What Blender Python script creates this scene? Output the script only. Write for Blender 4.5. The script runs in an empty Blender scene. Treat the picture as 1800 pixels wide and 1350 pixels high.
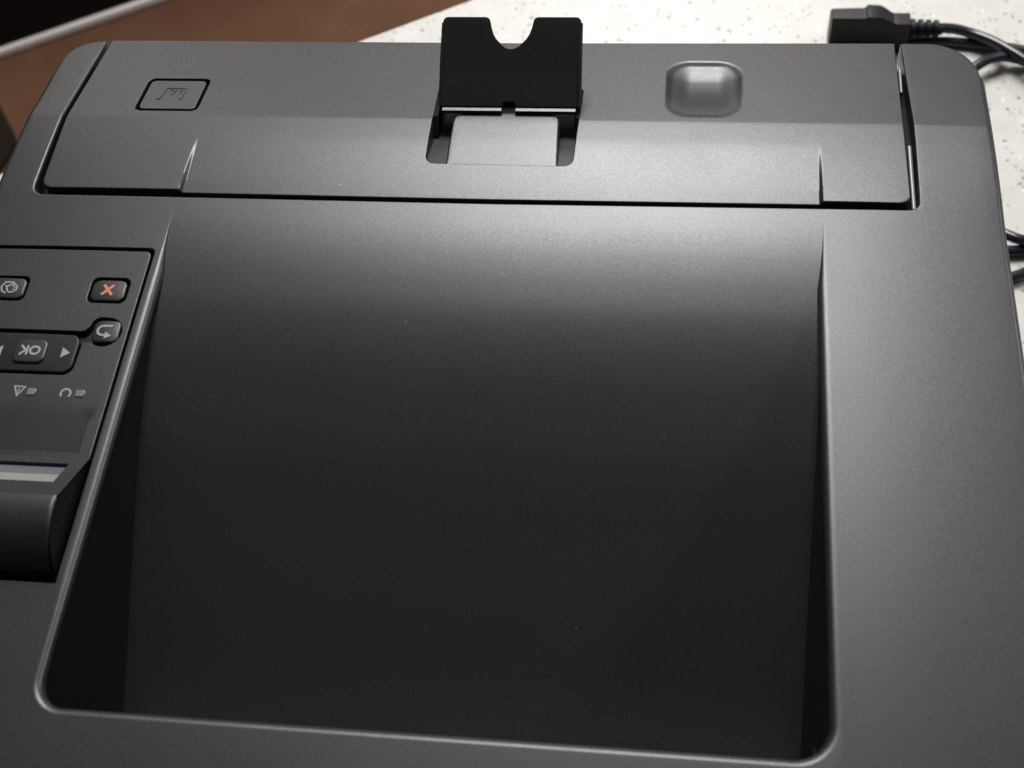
import bpy, bmesh, math, random
from mathutils import Vector, Matrix
random.seed(4)
S = bpy.context.scene
MM = 0.001

# ------------------------------------------------------------------ camera
cam = bpy.data.objects.new("camera", bpy.data.cameras.new("camera"))
S.collection.objects.link(cam)
S.camera = cam
fx = 2341.59
X = Vector((18550.0, 686.0, -fx)).normalized()
Y = Vector((435.0, -3770.0, fx)).normalized()
Z = X.cross(Y).normalized()
Y = Z.cross(X)
# world axes expressed in (right, down, forward); the camera's own axes in the world:
right = Vector((X[0], Y[0], Z[0])); down = Vector((X[1], Y[1], Z[1])); fwd = Vector((X[2], Y[2], Z[2]))
m = Matrix((right, -down, -fwd)).transposed().to_4x4()
m.translation = Vector((0.0733, -0.2967, 0.38447))
cam.matrix_world = m
cam.data.sensor_width = 36
cam.data.lens = fx / 1800 * 36
cam.data.clip_start = 0.02
cam.data.clip_end = 50
cam.data.dof.use_dof = True
cam.data.dof.focus_distance = 0.53
cam.data.dof.aperture_fstop = 15

# ------------------------------------------------------------------ light
w = bpy.data.worlds.new("World"); S.world = w; w.use_nodes = True
bg = w.node_tree.nodes["Background"]
bg.inputs[0].default_value = (0.90, 0.95, 1.08, 1); bg.inputs[1].default_value = 0.075

def ceiling_lamp(x, y, z, sx, sy, power, col=(1.0, 0.98, 0.955), rot=0):
    l = bpy.data.lights.new("ceiling_lamp", 'AREA'); l.shape = 'RECTANGLE'
    l.size = sx; l.size_y = sy; l.energy = power; l.color = col
    o = bpy.data.objects.new("ceiling_lamp", l); S.collection.objects.link(o)
    o.location = (x, y, z); o.rotation_euler = (0, 0, rot)
    return o
ceiling_lamp(-0.02, 1.48, 1.60, 0.72, 1.25, 90)
ceiling_lamp(2.45, 1.2, 1.60, 0.6, 1.2, 66)
for x, pw in ((-1.9, 26), (0.0, 16), (2.3, 10)):
    ceiling_lamp(x, 3.7, 1.60, 0.6, 1.2, pw, (1.0, 0.93, 0.87))
S.view_settings.view_transform = 'Standard'
S.view_settings.look = 'None'
S.view_settings.exposure = 0
S.view_settings.gamma = 1

# ------------------------------------------------------------------ materials
def newmat(name):
    mt = bpy.data.materials.new(name); mt.use_nodes = True
    nt = mt.node_tree; b = nt.nodes["Principled BSDF"]
    return mt, nt, b

def plastic(name, col, rough, grain=0.0, gscale=2200, mottle=0.05, spec=0.5, specks=False, mscale=70):
    mt, nt, b = newmat(name)
    tc = nt.nodes.new("ShaderNodeTexCoord")
    n = nt.nodes.new("ShaderNodeTexNoise"); n.inputs["Scale"].default_value = mscale; n.inputs["Detail"].default_value = 5
    nt.links.new(tc.outputs["Object"], n.inputs["Vector"])
    mr = nt.nodes.new("ShaderNodeMapRange")
    mr.inputs[1].default_value = 0.25; mr.inputs[2].default_value = 0.75
    mr.inputs[3].default_value = rough * (1 - mottle * .5); mr.inputs[4].default_value = rough * (1 + mottle * .5)
    nt.links.new(n.outputs[0], mr.inputs[0]); nt.links.new(mr.outputs[0], b.inputs["Roughness"])
    b.inputs["Base Color"].default_value = (*col, 1)
    b.inputs["Specular IOR Level"].default_value = spec
    if specks:
        # sparse pale dust specks lying on the plastic
        v = nt.nodes.new("ShaderNodeTexVoronoi"); v.inputs["Scale"].default_value = 120
        nt.links.new(tc.outputs["Object"], v.inputs["Vector"])
        a = nt.nodes.new("ShaderNodeMath"); a.operation = 'LESS_THAN'; a.inputs[1].default_value = 0.045
        nt.links.new(v.outputs["Distance"], a.inputs[0])
        sx = nt.nodes.new("ShaderNodeSeparateColor"); nt.links.new(v.outputs["Color"], sx.inputs[0])
        tm = nt.nodes.new("ShaderNodeMath"); tm.operation = 'MULTIPLY'; tm.inputs[1].default_value = 0.055; nt.links.new(sx.outputs[1], tm.inputs[0]); nt.links.new(tm.outputs[0], a.inputs[1])
        c = nt.nodes.new("ShaderNodeMath"); c.operation = 'GREATER_THAN'; c.inputs[1].default_value = 0.82
        nt.links.new(sx.outputs[0], c.inputs[0])
        d = nt.nodes.new("ShaderNodeMath"); d.operation = 'MULTIPLY'
        nt.links.new(a.outputs[0], d.inputs[0]); nt.links.new(c.outputs[0], d.inputs[1])
        mx = nt.nodes.new("ShaderNodeMix"); mx.data_type = 'RGBA'
        mx.inputs[6].default_value = (*col, 1); mx.inputs[7].default_value = (0.11, 0.105, 0.10, 1)
        nt.links.new(d.outputs[0], mx.inputs[0]); nt.links.new(mx.outputs[2], b.inputs["Base Color"])
    if grain:
        g = nt.nodes.new("ShaderNodeTexNoise"); g.inputs["Scale"].default_value = gscale; g.inputs["Detail"].default_value = 5; g.inputs["Roughness"].default_value = 0.75
        nt.links.new(tc.outputs["Object"], g.inputs["Vector"])
        bp = nt.nodes.new("ShaderNodeBump"); bp.inputs["Strength"].default_value = grain; bp.inputs["Distance"].default_value = 0.0002
        if specks:
            # the moulded texture also breaks the gloss up on the same small scale
            g2 = nt.nodes.new("ShaderNodeTexNoise"); g2.inputs["Scale"].default_value = 1100; g2.inputs["Detail"].default_value = 4; g2.inputs["Roughness"].default_value = 0.7
            nt.links.new(tc.outputs["Object"], g2.inputs["Vector"])
            gm = nt.nodes.new("ShaderNodeMapRange"); gm.inputs[1].default_value = 0.3; gm.inputs[2].default_value = 0.7
            gm.inputs[3].default_value = spec * 0.79; gm.inputs[4].default_value = spec * 1.21
            nt.links.new(g2.outputs[0], gm.inputs[0]); nt.links.new(gm.outputs[0], b.inputs["Specular IOR Level"])
        nt.links.new(g.outputs[0], bp.inputs["Height"]); nt.links.new(bp.outputs[0], b.inputs["Normal"])
    return mt

M = {}
M['shell'] = plastic("shell_plastic", (0.0132, 0.0132, 0.0146), 0.40, grain=0.13, gscale=1500, spec=0.60, mottle=0.06, mscale=30, specks=True)
M['tray'] = M['shell']
M['dark'] = plastic("dark_plastic", (0.0042, 0.0045, 0.0055), 0.45, grain=0.05, spec=0.28, specks=True)
M['void'] = plastic("inner_black_plastic", (0.003, 0.003, 0.003), 0.7, spec=0.15)
M['key'] = plastic("key_rubber", (0.012, 0.012, 0.012), 0.38, grain=0.05)
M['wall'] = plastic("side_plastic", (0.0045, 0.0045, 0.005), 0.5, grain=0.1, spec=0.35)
M['print'] = plastic("grey_print", (0.22, 0.216, 0.21), 0.6)
M['orange'] = plastic("orange_print", (0.42, 0.14, 0.075), 0.55)
M['led'] = plastic("led_lens", (0.13, 0.13, 0.125), 0.35)
M['lcd'] = plastic("lcd_glass", (0.2, 0.205, 0.185), 0.25)
M['lcd2'] = plastic("lcd_bluish", (0.095, 0.102, 0.118), 0.25)  # bluish tone for the band next to the cream part of the display
M['trim'] = plastic("gap_trim_plastic", (0.14, 0.135, 0.13), 0.3)
M['rubber'] = plastic("cord_rubber", (0.005, 0.0055, 0.0065), 0.45, grain=0.1, spec=0.22)
M['cable'] = plastic("cable_vinyl", (0.011, 0.012, 0.014), 0.27)
M['cable_blue'] = plastic("blue_black_vinyl", (0.008, 0.0105, 0.018), 0.25)

def counter_mat():
    mt, nt, b = newmat("speckled_quartz")
    L = nt.links.new
    tc = nt.nodes.new("ShaderNodeTexCoord")
    base = (0.80, 0.765, 0.70, 1)
    # soft cloudiness
    n = nt.nodes.new("ShaderNodeTexNoise"); n.inputs["Scale"].default_value = 60; n.inputs["Detail"].default_value = 6
    L(tc.outputs["Object"], n.inputs["Vector"])
    r = nt.nodes.new("ShaderNodeValToRGB")
    r.color_ramp.elements[0].position = 0.3; r.color_ramp.elements[0].color = (0.40, 0.387, 0.362, 1)
    r.color_ramp.elements[1].position = 0.7; r.color_ramp.elements[1].color = (0.455, 0.442, 0.417, 1)
    L(n.outputs[0], r.inputs[0])
    cur = r.outputs[0]
    # warped coordinates make the chips angular and uneven
    wn = nt.nodes.new("ShaderNodeTexNoise"); wn.inputs["Scale"].default_value = 350; wn.inputs["Detail"].default_value = 2
    L(tc.outputs["Object"], wn.inputs["Vector"])
    vm = nt.nodes.new("ShaderNodeVectorMath"); vm.operation = 'MULTIPLY_ADD'
    vm.inputs[1].default_value = (0.004, 0.004, 0.004)
    L(wn.outputs["Color"], vm.inputs[0]); L(tc.outputs["Object"], vm.inputs[2])
    for sc, size, thr, col in ((150, 0.30, 0.72, (0.17, 0.163, 0.153, 1)), (270, 0.33, 0.66, (0.12, 0.114, 0.107, 1)),
                               (100, 0.22, 0.80, (0.22, 0.21, 0.2, 1)), (190, 0.3, 0.8, (0.56, 0.54, 0.51, 1)), (75, 0.13, 0.86, (0.12, 0.114, 0.107, 1))):
        v = nt.nodes.new("ShaderNodeTexVoronoi"); v.inputs["Scale"].default_value = sc
        L(vm.outputs[0], v.inputs["Vector"])
        a = nt.nodes.new("ShaderNodeMapRange"); a.inputs[1].default_value = size; a.inputs[2].default_value = size * .75
        L(v.outputs["Distance"], a.inputs[0])
        s = nt.nodes.new("ShaderNodeSeparateColor"); L(v.outputs["Color"], s.inputs[0])
        c = nt.nodes.new("ShaderNodeMath"); c.operation = 'GREATER_THAN'; c.inputs[1].default_value = thr
        L(s.outputs[0], c.inputs[0])
        d = nt.nodes.new("ShaderNodeMath"); d.operation = 'MULTIPLY'; L(a.outputs[0], d.inputs[0]); L(c.outputs[0], d.inputs[1])
        e = nt.nodes.new("ShaderNodeMath"); e.operation = 'MULTIPLY'; L(d.outputs[0], e.inputs[0]); L(s.outputs[1], e.inputs[1])
        mx = nt.nodes.new("ShaderNodeMix"); mx.data_type = 'RGBA'
        L(e.outputs[0], mx.inputs[0]); L(cur, mx.inputs[6]); mx.inputs[7].default_value = col
        cur = mx.outputs[2]
    L(cur, b.inputs["Base Color"]); b.inputs["Roughness"].default_value = 0.35
    return mt
M['counter'] = counter_mat()

def floor_brown():
    mt, nt, b = newmat("brown_floor")
    tc = nt.nodes.new("ShaderNodeTexCoord")
    n = nt.nodes.new("ShaderNodeTexNoise"); n.inputs["Scale"].default_value = 6; n.inputs["Detail"].default_value = 8; n.inputs["Roughness"].default_value = 0.65
    nt.links.new(tc.outputs["Object"], n.inputs["Vector"])
    r = nt.nodes.new("ShaderNodeValToRGB")
    r.color_ramp.elements[0].position = 0.35; r.color_ramp.elements[0].color = (0.080, 0.034, 0.019, 1)
    r.color_ramp.elements[1].position = 0.65; r.color_ramp.elements[1].color = (0.098, 0.050, 0.026, 1)
    nt.links.new(n.outputs[0], r.inputs[0]); nt.links.new(r.outputs[0], b.inputs["Base Color"])
    b.inputs["Roughness"].default_value = 0.85; b.inputs["Specular IOR Level"].default_value = 0.15
    return mt
M['floor'] = floor_brown()
M['mat'] = plastic("dark_brown_patch", (0.012, 0.0075, 0.005), 0.9, spec=0.1)
M['cabinet'] = plastic("black_laminate", (0.004, 0.004, 0.004), 0.6, spec=0.2)
M['alu'] = plastic("pale_metal_strip", (0.62, 0.57, 0.54), 0.5)

# ------------------------------------------------------------------ helpers
def link(name, bm, mat, parent=None, smooth=True, wn=True, scale=MM, sharp=38):
    if scale != 1:
        bmesh.ops.scale(bm, vec=(scale,) * 3, verts=bm.verts)
    me = bpy.data.meshes.new(name)
    for e in bm.edges:
        if len(e.link_faces) == 2 and e.calc_face_angle(0) > math.radians(sharp): e.smooth = False
    for f in bm.faces: f.smooth = smooth
    bm.to_mesh(me); bm.free()
    me.materials.append(mat)
    o = bpy.data.objects.new(name, me); S.collection.objects.link(o)
    if parent is not None: o.parent = parent
    if wn and smooth:
        mod = o.modifiers.new("weighted", 'WEIGHTED_NORMAL'); mod.keep_sharp = True; mod.weight = 60
    return o

def tag(o, label=None, cat=None, group=None, kind=None):
    for k, v in (("label", label), ("category", cat), ("group", group), ("kind", kind)):
        if v: o[k] = v
    return o

def empty(name, loc):
    o = bpy.data.objects.new(name, None); S.collection.objects.link(o); o.location = loc
    return o

def arc(cx, cy, r, a0, a1, n=8, ry=None):
    ry = ry or r
    return [(cx + r * math.cos(math.radians(a0 + (a1 - a0) * i / n)), cy + ry * math.sin(math.radians(a0 + (a1 - a0) * i / n))) for i in range(n + 1)]

def rrect(x0, y0, x1, y1, r, n=6):
    return arc(x1 - r, y0 + r, r, -90, 0, n) + arc(x1 - r, y1 - r, r, 0, 90, n) + arc(x0 + r, y1 - r, r, 90, 180, n) + arc(x0 + r, y0 + r, r, 180, 270, n)

def sm(a, b, t):
    t = max(0, min(1, (t - a) / (b - a))); return t * t * (3 - 2 * t)

def deck(x, y):
    """height of the printer's top shell in mm: flat, then rolling off towards its front edge"""
    z = 0.0
    if y > 22: z -= 3.0 * (min(y, 68) - 22) ** 1.6 / 46 ** 1.6
    if y > 68: z -= 0.208 * (y - 68)
    if x > 135: z -= (1.3 - 0.95 * sm(15, 60, y)) * ((x - 135) / 50) ** 2
    if x < -145: z -= 0.6 * ((x + 145) / 50) ** 2
    return z

def plate(outer, holes, zf, xcuts=(), ycuts=(), fillet=0.8, depth=6, skip=None, n=4):
    """a sheet with holes that follows the height zf, its free edges rounded and turned down"""
    bm = bmesh.new()
    es = []
    for loop in [outer] + list(holes):
        vs = [bm.verts.new((x, y, 0)) for x, y in loop]
        es += [bm.edges.new((vs[i], vs[(i + 1) % len(vs)])) for i in range(len(vs))]
    bmesh.ops.triangle_fill(bm, use_beauty=True, use_dissolve=False, edges=es, normal=(0, 0, 1))
    for f in bm.faces:
        if f.normal.z < 0: f.normal_flip()
    for c in xcuts:
        bmesh.ops.bisect_plane(bm, geom=bm.verts[:] + bm.edges[:] + bm.faces[:], dist=1e-5, plane_co=(c, 0, 0), plane_no=(1, 0, 0))
    for c in ycuts:
        bmesh.ops.bisect_plane(bm, geom=bm.verts[:] + bm.edges[:] + bm.faces[:], dist=1e-5, plane_co=(0, c, 0), plane_no=(0, 1, 0))
    bm.normal_update()
    for f in bm.faces:
        if f.normal.z < 0: f.normal_flip()
    nxt = {}
    for e in bm.edges:
        if len(e.link_faces) == 1:
            l = e.link_loops[0]; a = l.vert; b = l.link_loop_next.vert
            if skip and skip((a.co.x + b.co.x) / 2, (a.co.y + b.co.y) / 2): continue
            nxt[a] = b
    prv = {b: a for a, b in nxt.items()}
    out = {}
    for v in set(nxt) | set(prv):
        ns = []
        for a, b in ((prv.get(v), v), (v, nxt.get(v))):
            if a is None or b is None: continue
            d = (b.co - a.co); d.z = 0
            if d.length > 1e-9:
                d.normalize(); ns.append(Vector((d.y, -d.x, 0)))
        if len(ns) == 2:
            k = ns[0] + ns[1]
            if k.length < 1e-4: k = ns[0]
            k.normalize(); k *= 1 / max(0.5, k.dot(ns[0]))
        else: k = ns[0]
        out[v] = k
    base = {v: v.co.copy() for v in out}
    rf = fillet if callable(fillet) else (lambda x, y: fillet)
    for v in bm.verts: v.co.z = zf(v.co.x, v.co.y)
    rings = [{v: v for v in out}]
    for k in range(1, n + 2):
        ring = {}
        for v in out:
            r = rf(base[v].x, base[v].y)
            if k <= n:
                a = math.pi / 2 * k / n; o, dr = r * math.sin(a), r * (1 - math.cos(a))
            else: o, dr = r, max(depth(base[v].x, base[v].y) if callable(depth) else depth, r)
            c = v.co.copy(); c += out[v] * o; c.z -= dr
            ring[v] = bm.verts.new(c)
        rings.append(ring)
    for k in range(n + 1):
        for a, b in nxt.items():
            q = [rings[k][a], rings[k + 1][a], rings[k + 1][b], rings[k][b]]
            try: bm.faces.new(q)
            except ValueError: pass
    bm.normal_update()
    return bm

def frange(a, b, s):
    n = int(round(abs(b - a) / s)); return [a + (b - a) * i / n for i in range(n + 1)]

def loft(sections, cap=True, closed=True):
    """sections: lists of 3-D points of equal length"""
    bm = bmesh.new(); rs = [[bm.verts.new(p) for p in s] for s in sections]
    k = len(rs[0])
    for a, b in zip(rs, rs[1:]):
        for i in range(k if closed else k - 1):
            j = (i + 1) % k
            bm.faces.new((a[i], a[j], b[j], b[i]))
    if cap and closed:
        bm.faces.new(rs[0][::-1]); bm.faces.new(rs[-1])
    bmesh.ops.recalc_face_normals(bm, faces=bm.faces[:])
    return bm

def bevel(bm, w, seg=2, angle=30):
    es = [e for e in bm.edges if len(e.link_faces) == 2 and e.calc_face_angle(0) > math.radians(angle)]
    bmesh.ops.bevel(bm, geom=es, offset=w, segments=seg, profile=0.5, affect='EDGES')
    return bm

def box(x0, y0, z0, x1, y1, z1):
    return loft([[(x0, y0, z0), (x1, y0, z0), (x1, y1, z0), (x0, y1, z0)], [(x0, y0, z1), (x1, y0, z1), (x1, y1, z1), (x0, y1, z1)]])

def prism(poly, z0, z1):
    return loft([[(x, y, z0) for x, y in poly], [(x, y, z1) for x, y in poly]])

def catmull(pts, n=10):
    out = []; P = [Vector(p) for p in pts]
    for i in range(len(P) - 1):
        p0 = P[max(i - 1, 0)]; p1 = P[i]; p2 = P[i + 1]; p3 = P[min(i + 2, len(P) - 1)]
        for k in range(n):
            t = k / n
            out.append(0.5 * ((2 * p1) + (-p0 + p2) * t + (2 * p0 - 5 * p1 + 4 * p2 - p3) * t * t + (-p0 + 3 * p1 - 3 * p2 + p3) * t ** 3))
    out.append(P[-1]); return out

def tube(pts, r, seg=14, n=10):
    c = catmull(pts, n); secs = []
    up = Vector((0, 0, 1))
    for i, p in enumerate(c):
        t = (c[min(i + 1, len(c) - 1)] - c[max(i - 1, 0)]).normalized()
        s = t.cross(up).normalized(); u = s.cross(t)
        secs.append([tuple(p + s * (r * math.cos(a)) + u * (r * math.sin(a))) for a in (2 * math.pi * k / seg for k in range(seg))])
    return loft(secs)

def ribbon(bm, pts, wd, z, closed=False, th=0.06):
    P = [Vector((x, y)) for x, y in pts]; n = len(P); L = []; Rr = []
    for i in range(n):
        ds = []
        if i > 0 or closed: ds.append((P[i] - P[i - 1]).normalized())
        if i < n - 1 or closed: ds.append((P[(i + 1) % n] - P[i]).normalized())
        ns = [Vector((-d.y, d.x)) for d in ds]
        k = sum(ns, Vector((0, 0))); k.normalize(); k *= wd / 2 / max(0.45, k.dot(ns[0]))
        L.append(P[i] + k); Rr.append(P[i] - k)
    zf = z if callable(z) else (lambda x, y: z)
    mk = lambda p, d: bm.verts.new((p.x, p.y, zf(p.x, p.y) + d))
    lt = [mk(p, th) for p in L]; rt = [mk(p, th) for p in Rr]; lb = [mk(p, -th) for p in L]; rb = [mk(p, -th) for p in Rr]
    for i in range(n if closed else n - 1):
        j = (i + 1) % n
        for q in ((lt[i], rt[i], rt[j], lt[j]), (lt[i], lt[j], lb[j], lb[i]), (rt[j], rt[i], rb[i], rb[j])):
            bm.faces.new(q)

def blob(bm, pts, z, th=0.06):
    t = [bm.verts.new((x, y, z + th)) for x, y in pts]; b = [bm.verts.new((x, y, z - th)) for x, y in pts]
    bm.faces.new(t)
    for i in range(len(pts)):
        j = (i + 1) % len(pts); bm.faces.new((t[j], t[i], b[i], b[j]))
    bmesh.ops.recalc_face_normals(bm, faces=bm.faces[:])

# ------------------------------------------------------------------ setting
CZ = -245.0
# countertop: a slab whose far edge runs diagonally behind the printer
ex0, ey0, ex1, ey1 = -371.7, 243.2, -80.5, 406.5
sl = (ey1 - ey0) / (ex1 - ex0)
cpoly = [(-900, -700), (1500, -700), (1500, ey0 + sl * (1500 - ex0)), (-900, ey0 + sl * (-900 - ex0))]
cb = prism(cpoly, CZ - 32, CZ)
tag(link("countertop", bevel(cb, 1.5, 2), M['counter']), kind='structure')
fb = bmesh.new()
bmesh.ops.create_grid(fb, x_segments=1, y_segments=1, size=4.0)
for v in fb.verts: v.co.z = -1.0
tag(link("floor", fb, M['floor'], scale=1), kind='structure')

# black cabinet standing on the floor past the counter, with a pale strip along its foot
d = Vector((240.0, 130.0)).normalized(); nrm = Vector((-d.y, d.x))
p0 = Vector((-977.0, 1117.0))
cab = empty("black_cabinet", (p0.x * MM, p0.y * MM, -1.0))
tag(cab, "black cabinet with a pale strip along its foot, in the top left corner", "cabinet")
def along(a, b, z): q = p0 + d * a + nrm * b; return (q.x - p0.x, q.y - p0.y, z)
def slab(a0, b0, z0, a1, b1, z1):
    return loft([[along(a0, b0, z0), along(a1, b0, z0), along(a1, b1, z0), along(a0, b1, z0)], [along(a0, b0, z1), along(a1, b0, z1), along(a1, b1, z1), along(a0, b1, z1)]])
link("edge_strip", bevel(slab(-600, 0, 0, 900, 30, 17), 5, 3), M['alu'], cab)
link("cabinet_front", bevel(slab(-600, 5, 17, 900, 30, 700), 2, 2), M['cabinet'], cab)
link("cabinet_body", slab(-600, 30, 0, 900, 420, 700), M['cabinet'], cab)

fm = prism([(-1300, 700), (-905, 880)] + [(-897, 915), (-893, 945), (-905, 965), (-931, 1000), (-950, 1026), (-975, 1045)] + [(-1300, 1100)], 0, 12)  # flat dark brown patch with a rounded edge, low on the floor
fo = link("floor_brown", bevel(fm, 3, 2), M['mat']); fo.location.z = -1.0
tag(fo, "flat dark brown patch with a rounded edge on the brown floor beside the printer", "mat")

# ------------------------------------------------------------------ the printer
printer = empty("laser_printer", (0, 0, CZ * MM))
tag(printer, "black laser printer on the speckled white counter with its output paper stop raised", "printer")
def part(name, bm, mat, parent=None, **k):
    o = link(name, bm, mat, None, **k)
    pr = parent or printer
    o.parent = pr
    o.matrix_parent_inverse = Matrix.Translation(-printer.location) if pr is printer else Matrix()
    return o
# sub-parts hang from a part that itself sits at the printer's origin, so plain parenting keeps them in place

GX = 124.6    # control panel cut-out edge
outline = ([(-197, -222), (185.5, -222), (185.5, -55), (184.3, 16), (184.6, 67), (185.6, 96)] + arc(168.6, 101, 17, 0, 90, 9, 21.8)
           + [(158.3, 122.8), (158.4, 68), (157.8, 32)] + arc(153, 28, 4.8, 0, -90, 6)[1:]
           + [(120, 22.9), (0, 22.1)] + arc(-177.7, 28.2, 5.6, -90, -180, 6)
           + [(-184.6, 68), (-184.2, 122.4)] + arc(-186, 110, 12.2, 90, 180, 7)[1:] + [(-197.2, 80), (-197.2, 68), (-196.3, 22)])
TY = 18.0
tray_hole = ([(-122.5, TY), (-122.5, 0), (-122.5, -160)] + arc(-111.5, -171, 11, 180, 270, 8) + [(0, -182)]
             + arc(109.5, -169, 13, -90, 0, 8) + [(122.5, -100), (122.5, 0), (122.5, TY)] + [(60, TY), (0, TY), (-60, TY)])
RP = [(18, 0), (10, -.25), (0, -1.1), (-12, -2.75), (-25, -5.2), (-40, -9.2), (-55, -14.2), (-75, -21.8), (-100, -33.2), (-130, -47), (-160, -61), (-186, -72.5)]
def ramp(y):
    for (y0, z0), (y1, z1) in zip(RP, RP[1:]):
        if y >= y1:
            i = RP.index((y0, z0))
            ym, zm = RP[i - 1] if i else (26, 0.0)
            yp, zp = RP[i + 2] if i + 2 < len(RP) else (2 * y1 - y0, 2 * z1 - z0)
            m0 = (z1 - zm) / (y1 - ym); m1 = (zp - z0) / (yp - y0); h = y1 - y0; t = (y - y0) / h
            return (2 * t ** 3 - 3 * t * t + 1) * z0 + (t ** 3 - 2 * t * t + t) * h * m0 + (-2 * t ** 3 + 3 * t * t) * z1 + (t ** 3 - t * t) * h * m1
    return RP[-1][1]
panel_hole = [(-191, -139.5), (-GX, -139.5)] + [(-GX, -96)] + arc(-GX - 2.5, -4.6, 2.5, 0, 90, 4) + [(-191, -2.1)]
def rim_fillet(x, y):
    if abs(x) < 123 and y < TY + .1 and y > -183 and x > -123.2:
        return max(0.02, min(2.5, -ramp(y) * .95 + 0.02)) if y > -165 else 2.5 + .4 * sm(-165, -176, y) if y > -176 else 2.9
    if y < -1 and x < -120: return 0.35
    if y > 22 and -186 < x < 160: return 1.0 if x < -170 else 0.6
    return 1.2 if y > 100 else 2.6
cover = plate(outline, [tray_hole, panel_hole], deck,
              xcuts=[-190, -180, -170, -160, -150, 123.6, 125.5, 129, 134] + [140, 150, 160, 170, 178],
              ycuts=frange(24, 66, 3) + [67.6, 68.4, 85, 100, 112] + [14, 10, 6, 2, -2.2, -6, -12, -20, -30, -45, -60, -80, -100, -120, -140],
              fillet=rim_fillet, depth=lambda x, y: rim_fillet(x, y) + .3 if (abs(x) < 123 and y < TY + .1 and y > -183 and x > -123.2) else 9, skip=lambda x, y: abs(y - TY) < .01 and abs(x) < 122.6)
part("top_cover", cover, M['shell'])

# tray side walls, slightly drafted, below the rounded rim
def wall_pt(x, y):
    r = rim_fillet(x, y) if y > -176 else 2.9
    ux = 119.9 + max(0, 2.5 - r) if y > -170 else 119.9
    return (max(-ux, min(ux, x)), max(y, -179.3))
inner = [(-122.4, TY)] + [wall_pt(x, y) for x, y in tray_hole[1:-5]] + [(122.4, TY)]
def off(y, a): return a
secs = []
for z, dr in ((-1.2, 0.0), (-30, 0.8), (-80, 3.6)):
    secs.append([((x - math.copysign(dr, x)) if abs(x) > 1 else x, y + (dr * .3 if y < -150 else 0), min(z, -0.4) if z > -2 else z) for x, y in inner])
wb = loft(secs, cap=False, closed=False)
for v in wb.verts:
    if v.co.z > -2: v.co.z = -max(0.03, min(2.5, -ramp(v.co.y) * .95 + .02)) - 0.3
bmesh.ops.recalc_face_normals(wb, faces=wb.faces[:])
part("tray_wall", wb, M['wall'], sharp=60)

# output tray ramp
bm = bmesh.new()
ys = frange(TY, -184, 2.0); xs = [-123, -90, -60, -30, 0, 30, 60, 90, 123]
g = [[bm.verts.new((x, y, ramp(y))) for x in xs] for y in ys]
for a, b in zip(g, g[1:]):
    for i in range(len(xs) - 1): bm.faces.new((a[i], b[i], b[i + 1], a[i + 1]))
bm.normal_update()
part("output_tray", bm, M['tray'])
# small moulded corner ribs at the back of the tray
for x in (-120.3, 116.6):
    part("corner_rib", bevel(box(x - .5, -175.5, -80, x + .5, -172.5, -12), .3, 2), M['void'])

# closed inner body below the gaps
def below(poly, dz, xc=(), yc=()):
    return plate(poly, [], lambda x, y: deck(x, y) - dz, xcuts=xc, ycuts=yc, fillet=0.3, depth=4)
part("inner_frame", below([(-188, 20.5), (161, 20.5), (161, 108), (-188, 108)], 7.5, (), frange(24, 104, 8)), M['void'])
part("panel_bed", below([(-193, -141), (-123.6, -141), (-123.6, -1), (-193, -1)], 6), M['void'])
# lower housing down to the counter
hp = [(x * .992, (y if y > -200 else -221)) for x, y in outline if y > 66 or y < 20]
hp = [(-195, -220), (184, -220), (184, 100)] + arc(168, 100, 16, 0, 90, 6) + arc(-184, 106, 10, 90, 180, 6)
hs = [[(x * k, y, z) for x, y in hp] for z, k in ((-24, 1.0), (-60, 1.0), (-236, .985), (-243.5, .975))]
part("lower_housing", loft(hs, cap=False), M['shell'])
for fx_, fy_ in ((-165, -190), (165, -190), (-165, 85), (165, 85)):
    part("foot", prism([(fx_ + 9 * math.cos(a), fy_ + 9 * math.sin(a)) for a in (2 * math.pi * k / 14 for k in range(14))], -245, -238), M['rubber'])

# ---- front door
DX0, DX1 = -179.4, 153.6
door_out = ([(DX0 - 1.8, 68)] + [(DX0 - .6, 45)] + arc(DX0 + 4.2, 31.4, 4.2, 180, 270, 6) + [(-123.1, 27.2), (-122.7, 27.1), (0, 26.7), (122.6, 27.2), (123.0, 27.3)]
            + arc(DX1 - 3.8, 31.1, 3.8, -90, 0, 6) + [(DX1, 68), (154.8, 123.2), (0, 122.1), (-100, 122.6), (-180.6, 123.1)])
slot = [(-28.8, 68), (-28.4, 48)] + arc(-24.4, 47.2, 4, 180, 270, 5) + arc(25.8, 46.8, 4, -90, 0, 5) + [(30.3, 68), (30.6, 89), (-28.6, 89)]
BQ = (-154.4, 71.2, -126.8, 94.6)
btn_hole = rrect(BQ[0], BQ[1], BQ[2], BQ[3], 3.2)
def dent(x, y):
    qx = abs(x - 78.4) - (15.0 - 9.5); qy = abs(y - 90.2) - (19.0 - 9.5)
    sd = math.hypot(max(qx, 0), max(qy, 0)) + min(max(qx, qy), 0) - 9.5
    if sd >= 0: return 0.0
    m_ = 1 - (1 - min(1, -sd / 2.8)) ** 2
    return 3.0 * m_ * (.42 + .58 * sm(0, 10, 15 - abs(x - 78.4))) * (.42 + .58 * sm(0, 12, 109.2 - y)) * (.12 + .88 * sm(0, 24, y - 71.2))
def door_z(x, y):
    z = deck(x, y)
    if -122.9 < x < 122.9 and y < 56: z -= 2.0 * (max(0, 56 - y) / 29) ** 1.3 * sm(122.95, 121.5, abs(x))
    return z - dent(x, y)
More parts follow.
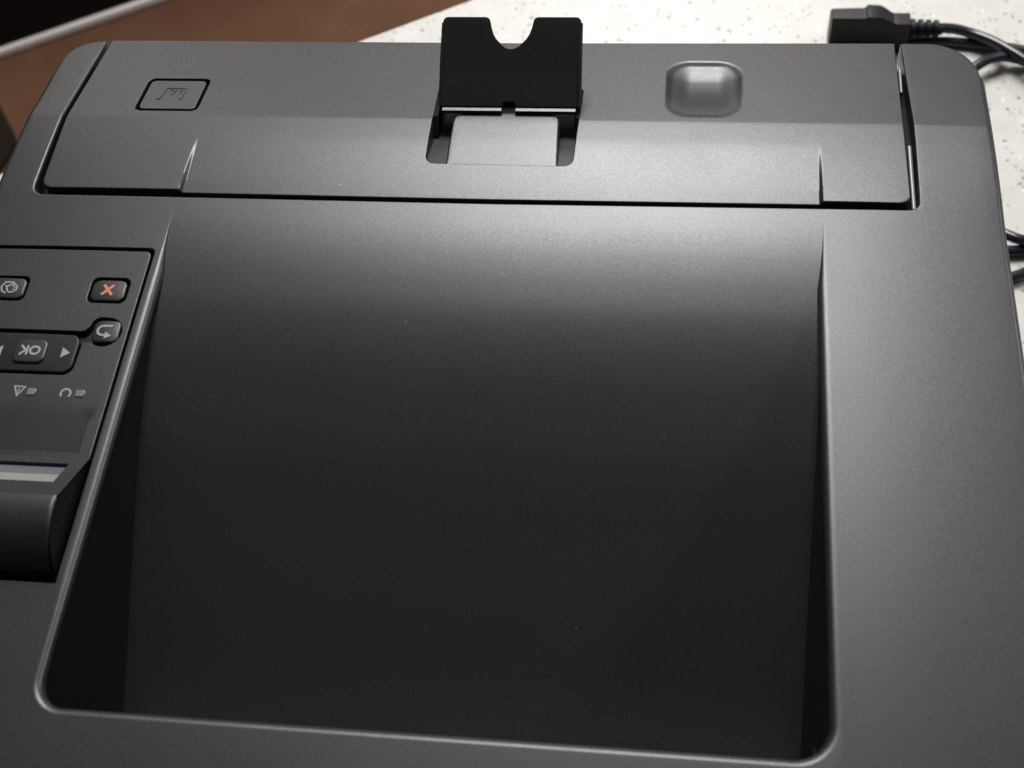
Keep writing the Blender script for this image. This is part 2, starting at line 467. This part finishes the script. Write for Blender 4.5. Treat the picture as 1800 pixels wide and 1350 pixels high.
door = plate(door_out, [slot, btn_hole], door_z,
             xcuts=[-123.3, -122.9, -122.6, -122.2, -121.9, -121.5, 121.5, 121.9, 122.2, 122.6, 122.9, 123.3, -170, -160, 140, 147] + frange(62.8, 94.4, 0.8),
             ycuts=frange(28, 66, 2.0) + [67.6, 68.4] + frange(70.4, 110.4, 0.8) + [113], fillet=lambda x, y: 0.3 if x < -125 and y > 70 and x > -160 else 0.5, depth=7)
dobj = part("front_door", door, M['shell'], sharp=32)
bt = plate(rrect(BQ[0] + 2.0, BQ[1] + 2.0, BQ[2] - 2.0, BQ[3] - 2.0, 2.0), [], lambda x, y: deck(x, y) - 0.15, fillet=0.3, depth=4)
bobj = part("release_button", bt, M['shell'])
ib = bmesh.new()
zb = lambda x, y: deck(x, y) - 0.1
ribbon(ib, [(-147.0, 79.3), (-145.7, 79.6), (-144.3, 87.4), (-136.0, 87.4), (-136.3, 79.8), (-137.2, 79.5)], 0.5, zb, th=.22)
ribbon(ib, [(-143.0, 86.0), (-140.0, 86.0), (-141.4, 82.6)], 0.6, zb, closed=True, th=.22)
ribbon(ib, [(-138.9, 86.0), (-137.2, 86.0), (-137.9, 84.0)], 0.5, zb, closed=True, th=.2)
o = link("embossed_icon", ib, M['shell']); o.parent = bobj

# ---- paper-stop well and raised paper stop
wz = lambda x, y: deck(x, y)
wb = bmesh.new()
fl = []
for y in frange(43.0, 92, 3.5):
    dpt = 1.6 + min(9, (y - 43) * .27)
    fl.append([wb.verts.new((x, y, deck(0, y) - dpt)) for x in (-31, 33)])
for a, b in zip(fl, fl[1:]): wb.faces.new((a[0], a[1], b[1], b[0]))
part("stop_well", wb, M['shell'])
hump_o = [(-19.0, 42.0), (22.8, 42.0), (21.6, 66)] + arc(16.9, 66.6, 4.7, 0, 90, 6) + arc(-14.3, 66.6, 4.7, 90, 180, 6) + [(-19.0, 66)]
part("well_hump", plate(hump_o, [], lambda x, y: door_z(0, y) - 0.25 + .03 * max(0, y - 45), ycuts=frange(46, 69, 3), fillet=0.9, depth=9), M['shell'])
for side in (-1, 1):
    xs_ = (-28.6, -26.2) if side < 0 else (28.2, 30.2)
    arm = loft([[(xs_[0], 64, -9), (xs_[0], 88, -9), (xs_[0], 88, -5.6), (xs_[0], 82, -4.6), (xs_[0], 70, -3.4)],
                [(xs_[1], 64, -9), (xs_[1], 88, -9), (xs_[1], 88, -5.6), (xs_[1], 82, -4.6), (xs_[1], 70, -3.4)]])
    part("hinge_arm", bevel(arm, .5, 2), M['void'])

U0, W2 = 1.2, 27.3
fo_ = ([(-W2, 0), (-2.7, 0), (-2.7, 2.0), (2.7, 2.0), (2.7, 0), (W2, 0), (W2, 33.2)] + arc(W2 - 1.8, 33.4, 1.8, 0, 90, 4)
       + arc(10.6, 33.6, 1.6, 90, 170, 4) + [(8.4, 31), (7.5, 28.6), (6.2, 26.5)] + arc(0, 28.2, 5.6, -38, -142, 8) + [(-6.2, 26.5), (-7.5, 28.6), (-8.4, 31)]
       + arc(-10.6, 33.6, 1.6, 10, 90, 4) + arc(-W2 + 1.8, 33.4, 1.8, 90, 180, 4))
st = plate(fo_, [], lambda u, v: -0.25 * sm(14.2, 13.2, v) * 0 + 0.035 * max(0, 14 - v), ycuts=[13.8, 14.2], fillet=0.35, depth=2.0, n=3)
TH = math.radians(32)
T = Matrix.Translation((1.9, 73.3, -1.1)) @ Matrix.Rotation(TH, 4, 'X')
bmesh.ops.transform(st, matrix=T, verts=st.verts)
stop = part("paper_stop", st, M['dark'])
for x0, x1 in ((-W2 + .6, -2.7), (2.7, W2 - .6)):
    lip = box(x0, -2.4, -1.9, x1, .4, -0.2)
    bmesh.ops.rotate(lip, cent=(0, 0, 0), matrix=Matrix.Rotation(math.radians(-34), 3, 'X'), verts=lip.verts)
    bmesh.ops.transform(lip, matrix=T, verts=lip.verts)
    o = link("foot_lip", bevel(lip, .25, 2), M['shell']); o.parent = stop
for x0, x1 in ((-W2 - .9, -W2 + .4), (W2 - .4, W2 + .9)):
    fg = loft([[(x, 0, .6), (x, 18, .9), (x, 33.4, -.4), (x, 33.4, -2.0), (x, 4, -8), (x, 0, -6)] for x in (x0, x1)])
    bmesh.ops.transform(fg, matrix=T, verts=fg.verts)
    o = link("side_flange", bevel(fg, .3, 2), M['dark']); o.parent = stop

# pale trim inside the right-hand door gap
part("gap_trim", bevel(box(154.95, 26.5, -8, 156.6, 58, -3.4), .6, 3), M['trim'])
part("gap_trim", bevel(box(155.2, 92, -16, 156.4, 106, -10.5), .5, 3), M['trim'])

# ---- control panel
PX = -126.4
def panel_z(x, y):
    z = deck(x, y) * .6 - 0.1
    if x < -130.6 and y > -91: z -= 1.8 * max(0, (-72 - y) / 19) if y < -72 else 0
    return z
p_out = [(-190, -93.2), (PX, -93.2), (PX, -20)] + arc(PX - 2, -6.2, 2, 0, 90, 4) + [(-190, -4.2)]
copy_hole = rrect(-186.0, -28.5, -169.8, -16.6, 3)
x_hole = rrect(-146.0, -28.5, -130.3, -16.3, 3)
nav_hole = ([(-189.5, -60.3)] + arc(-146.2, -56.0, 4.3, -90, 0, 5) + [(-141.6, -46)] + arc(-134.6, -41.0, 6.6, 230, 450, 12)
            + arc(-137.0, -38.5, 4.2, 90, 175, 5) + [(-142.2, -40.0), (-143.6, -40.7), (-189.5, -40.5)])
pan = plate(p_out, [copy_hole, x_hole, nav_hole], panel_z, xcuts=[-130.4, -130.8, -180, -170, -160, -150],
            ycuts=[-72, -76, -80, -84, -88, -90.8, -91.2], fillet=0.35, depth=5)
panel = part("control_panel", pan, M['shell'])
def sub(name, bm, mat, parent, **k):
    o = link(name, bm, mat, None, **k); o.parent = parent; return o
# shallow floor of the key well round the back key and the navigation key
wl = plate([(-189.8, -61), (-127, -61), (-127, -33), (-189.8, -33)], [], lambda x, y: -2.6, fillet=.2, depth=2)
sub("key_well", wl, M['dark'], panel)
def key(name, x0, y0, x1, y1, r, z, mat=None, dome=0.5, parent=panel):
    cxx, cyy = (x0 + x1) / 2, (y0 + y1) / 2
    zf = lambda x, y: z - dome * (((x - cxx) / (x1 - x0)) ** 2 + ((y - cyy) / (y1 - y0)) ** 2)
    b = plate(rrect(x0, y0, x1, y1, r), [], zf, xcuts=frange(x0, x1, 1.5)[1:-1], ycuts=frange(y0, y1, 1.5)[1:-1], fillet=0.7, depth=5)
    return sub(name, b, mat or M['key'], parent)
key("copy_key", -184.6, -26.6, -171.6, -18.6, 2, 0.35, None, 1.0)
key("cancel_key", -144.1, -26.5, -132.3, -18.4, 2, 0.35, None, 1.0)
key("back_key", -138.5, -44.8, -129.8, -36.7, 1.7, 0.45, None, 1.0)
nk = key("navigation_key", -189.0, -58.4, -143.6, -43.2, 3.2, 0.4, M['dark'], 0.9)
key("ok_key", -165.6, -55.2, -154.5, -46.6, 2, 1.3, M['key'], .5)
KZ = 0.42
# printed marks
b = bmesh.new(); ribbon(b, [(-140.2, -20.2), (-136.2, -24.8)], 1.1, KZ - .06); ribbon(b, [(-136.3, -20.3), (-140.3, -24.8)], 1.1, KZ - .01)
sub("cross_mark", b, M['orange'], panel, wn=False, smooth=False)
b = bmesh.new()
ribbon(b, [(-131.8, -38.7), (-135.0, -38.7)] + [(-135.2 + 2.0 * math.cos(math.radians(a)), -40.7 + 2.0 * math.sin(math.radians(a))) for a in range(100, 261, 20)] + [(-134.0, -42.7)], 0.9, KZ + .05)
blob(b, [(-134.2, -41.2), (-131.4, -42.9), (-134.2, -44.3)], KZ + .02)
sub("back_arrow_mark", b, M['print'], panel, wn=False, smooth=False)
b = bmesh.new()
OZ = 1.3
ribbon(b, [(-158.0 + 1.75 * math.cos(a), -50.8 + 1.6 * math.sin(a)) for a in (2 * math.pi * k / 20 for k in range(20))], 0.85, OZ - .02, closed=True)
ribbon(b, [(-160.9, -52.8), (-160.9, -48.8)], 0.85, OZ - .05)
ribbon(b, [(-161.2, -51.0), (-163.5, -48.8)], 0.85, OZ + .0)
ribbon(b, [(-161.4, -50.7), (-163.5, -52.8)], 0.85, OZ - .03)
sub("ok_mark", b, M['print'], panel, wn=False, smooth=False)
b = bmesh.new()
blob(b, [(-148.2, -48.6), (-144.9, -50.8), (-148.2, -53.0)], 0.34)
sub("right_arrow_mark", b, M['print'], panel, wn=False, smooth=False)
b = bmesh.new()
blob(b, [(-171.0, -53.0), (-174.3, -50.8), (-171.0, -48.6)], 0.38)
sub("left_arrow_mark", b, M['print'], panel, wn=False, smooth=False)
b = bmesh.new()
ribbon(b, [(-177.6, -25.3), (-179.4, -24.4), (-180.2, -22.4), (-179.0, -20.2), (-176.0, -20.2), (-175.2, -21.0)], 0.6, KZ - .1)
ribbon(b, [(-175.8 + 2.0 * math.cos(a), -23.0 + 1.9 * math.sin(a)) for a in (2 * math.pi * k / 18 for k in range(18))], 0.55, KZ - .06, closed=True)
ribbon(b, [(-175.6 + .9 * math.cos(a), -22.9 + .9 * math.sin(a)) for a in (math.pi * k / 8 for k in range(-4, 7))], 0.4, KZ - .06)
ribbon(b, [(-178.6, -21.6), (-177.2, -24.0)], 0.5, KZ - .12)
sub("copy_mark", b, M['print'], panel, wn=False, smooth=False)
b = bmesh.new()
PZ = panel_z(-150, -67) + .02
ribbon(b, [(-161.6, -65.4), (-157.6, -65.5), (-159.8, -69.2)], 0.55, PZ, closed=True)
ribbon(b, [(-159.6, -66.2), (-159.75, -67.9)], 0.45, PZ + .03)
sub("warning_mark", b, M['print'], panel, wn=False, smooth=False)
b = bmesh.new()
ribbon(b, [(-142.0 + 1.8 * math.cos(math.radians(a)), -67.6 + 1.8 * math.sin(math.radians(a))) for a in range(-45, 226, 15)], 0.75, PZ)
sub("ready_mark", b, M['print'], panel, wn=False, smooth=False)
for x0, x1 in ((-156.3, -152.9), (-138.2, -134.6)):
    sub("status_light", bevel(prism([(x0, -68.9), (x1 - .6, -68.9), (x1, -67.4), (x1 - .6, -66.1), (x0, -66.1)], -1, 0.35), .25, 2), M['led'], panel)

# display housing: rises to a ridge, then rounds down to the shell
ca, sa = math.cos(math.atan2(13.5, 21)), math.sin(math.atan2(13.5, 21))
Tl = Matrix.Translation((0, -93.3, 0.0)) @ Matrix.Rotation(math.pi, 4, 'Z') @ Matrix.Rotation(math.atan2(13.5, 21), 4, 'X')
# local x = -world x, local y runs up the slope
fw = plate([(126.0, 0), (190, 0), (190, 24.6), (126.0, 24.6)], [[(131.3, 3.6), (131.3, 16.6), (188, 16.6), (188, 3.6)]], lambda x, y: 0, fillet=0.3, depth=1.6, n=2,
           skip=lambda x, y: y < .1 or y > 24.5 or x < 126.1 or x > 189.9)
bmesh.ops.transform(fw, matrix=Tl, verts=fw.verts)
sub("display_frame", fw, M['shell'], panel)
for nm, y0, y1, mt, dz in (("display", 9.6, 17.2, M['lcd'], -1.3), ("display_band", 4.6, 9.6, M['lcd2'], -1.3), ("display_edge", 3.0, 4.6, M['dark'], -1.28)):
    q = loft([[(131.0, y0, dz - .5), (189, y0, dz - .5), (189, y1, dz - .5), (131.0, y1, dz - .5)], [(131.0, y0, dz), (189, y0, dz), (189, y1, dz), (131.0, y1, dz)]])
    bmesh.ops.transform(q, matrix=Tl, verts=q.verts)
    sub(nm, q, mt, panel)
prof = [(-93.4, -5), (-93.4, -1.0)] + [(-93.3 - 24.5 * ca + .0, 24.5 * sa - .03 - 1e-3)]
yr, zr = -93.3 - 24.5 * ca, 24.5 * sa
back = [(yr, zr), (yr - 2.5, zr + .35), (yr - 6, zr + .3), (yr - 10, zr - .5), (yr - 13.5, zr - 2.2), (yr - 17, zr - 5.2), (yr - 19.6, zr - 8.6), (yr - 21.4, zr - 12), (yr - 22.2, zr - 15), (yr - 22.4, zr - 18)]
bc = [(p.x, p.y) for p in catmull([(a, b_, 0) for a, b_ in back], 4)]
# rounded back skin with a softened end
secs = []
for x, r in ((-190, 0), (PX - 1.4, 0), (PX - .7, .12), (PX - .25, .4), (PX, .95)):
    ring = []
    for i, (y, z) in enumerate(bc):
        y0, z0 = bc[max(i - 1, 0)]; y1, z1 = bc[min(i + 1, len(bc) - 1)]
        tx, tz = y1 - y0, z1 - z0; L_ = math.hypot(tx, tz) or 1
        k = min(1, i / 5)
        ring.append((x, y - (-tz / L_) * 0 + (tz / L_) * -r * k * -1 * -1 * -1, z - r * k * (abs(tx) / L_)))
    secs.append(ring)
bk = loft(secs, cap=False, closed=False)
for f in bk.faces:
    c = f.calc_center_median()
    if f.normal.dot(Vector((0, c.y + 115, c.z + 6))) < 0: f.normal_flip()
sub("display_back", bk, M['shell'], panel, sharp=60)
ep = [(-93.3, -6), (-93.3, -.02)] + [(yr, zr - .02)] + [(y + .45, z - .95) for y, z in bc[2:]] + [(bc[-1][0] + 1, -6)]
en = bmesh.new()
f = en.faces.new([en.verts.new((PX, y, z)) for y, z in ep]); f.normal_update()
if f.normal.x < 0: f.normal_flip()
sub("display_end", en, M['wall'], panel, smooth=False, wn=False)

# ------------------------------------------------------------------ power cord and cable coil
plug = empty("power_cord", (0.185, 0.36, CZ * MM))
tag(plug, "unplugged black power cord with its connector lying behind the printer at top right", "power cord")
def ploc(bm): bmesh.ops.translate(bm, vec=(-185, -360, -CZ), verts=bm.verts); return bm
def sec(x, yn, yf, zt, ch):
    zb_ = CZ + .3
    return [(x, yn, zb_), (x, yf, zb_), (x, yf, zt - ch), (x, yf - ch * .9, zt), (x, yn + .6, zt), (x, yn, zt - .8)]
body = loft([sec(160.0, 359.4, 374.0, -218.2, 5.5), sec(181, 359.4, 374.5, -218.2, 5.3), sec(182.5, 359.4, 375.5, -217.2, 4.2), sec(191.0, 359.2, 375.0, -217.4, 4.2),
             sec(199.0, 358.0, 371.5, -221.0, 4.0), sec(200.0, 357.0, 371.5, -220.6, 4.0), sec(209.0, 357.0, 371.5, -220.8, 4.0)])
link("connector", ploc(bevel(body, .7, 2, 25)), M['rubber'], plug)
rl = []
for i in range(4):
    x0 = 210.0 + i * 4.9; r = 6.6 - i * .28; c = (364.6 + i * .4, -231.5 - i * .25)
    for x, rr in ((x0, r * .72), (x0 + .2, r), (x0 + 2.9, r), (x0 + 3.1, r * .72)): rl.append((x, rr, c))
rl = [(208.5, 4.6, (364.6, -231.5))] + rl + [(230.5, 3.6, (366.2, -232.5))]
link("strain_relief", ploc(loft([[(x, c[0] + r * math.cos(a), c[1] + r * math.sin(a)) for a in (2 * math.pi * k / 18 for k in range(18))] for x, r, c in rl])), M['rubber'], plug, sharp=30)
link("cable", ploc(tube([(226, 366.2, -232.6), (231, 367.5, -233), (240, 368.0, -234.5), (250, 364.8, -235.5), (260, 358.0, -234.5), (269, 349.3, -233.5), (279, 339.5, -233.5), (292, 326, -235), (312, 300, -238), (330, 262, -241)], 3.3)), M['cable'], plug)

coil = empty("cable_coil", (0.25, 0.27, CZ * MM))
tag(coil, "loops of black cable on the white counter beside the printer at the right edge", "cable")
def cl(bm): bmesh.ops.translate(bm, vec=(-250, -270, -CZ), verts=bm.verts); return bm
r1 = 3.1
link("cable_loop", cl(tube([(170, 360.5, -241.4), (208, 363.5, -241.4), (226, 364.5, -241.4), (242, 363.8, -241.4), (262, 360.5, -241.4), (283, 356, -241.4), (310, 340, -241.4), (335, 300, -241.4), (335, 250, -241.4), (310, 212, -241.4), (285, 199, -238.5), (265, 199.4, -236), (257, 202.4, -236), (250, 208.5, -237.5), (244, 218, -240), (225, 240, -241.4), (200, 250, -241.4)], r1)), M['cable'], coil)
link("cable_loop", cl(tube([(195, 270, -241.2), (222, 300, -241.2), (236, 319, -240), (246, 333, -236), (257, 342, -235), (268, 346, -236.5), (282, 345, -240), (305, 330, -241), (322, 290, -241), (318, 240, -241), (296, 206, -241), (278, 198, -241.2), (265, 196.4, -241.2), (255, 195.6, -241.2), (246, 196.2, -241.2), (225, 203, -241.2), (190, 215, -241.2)], 3.3)), M['cable_blue'], coil)
link("cable_loop", cl(tube([(190, 165, -241.2), (225, 170.5, -241.2), (244, 174.0, -241.2), (253, 175.8, -241.2), (260, 178, -241.2), (268, 182.5, -241.4), (290, 198, -241.4), (330, 240, -241.4), (400, 270, -241.4)], 3.3)), M['cable_blue'], coil)
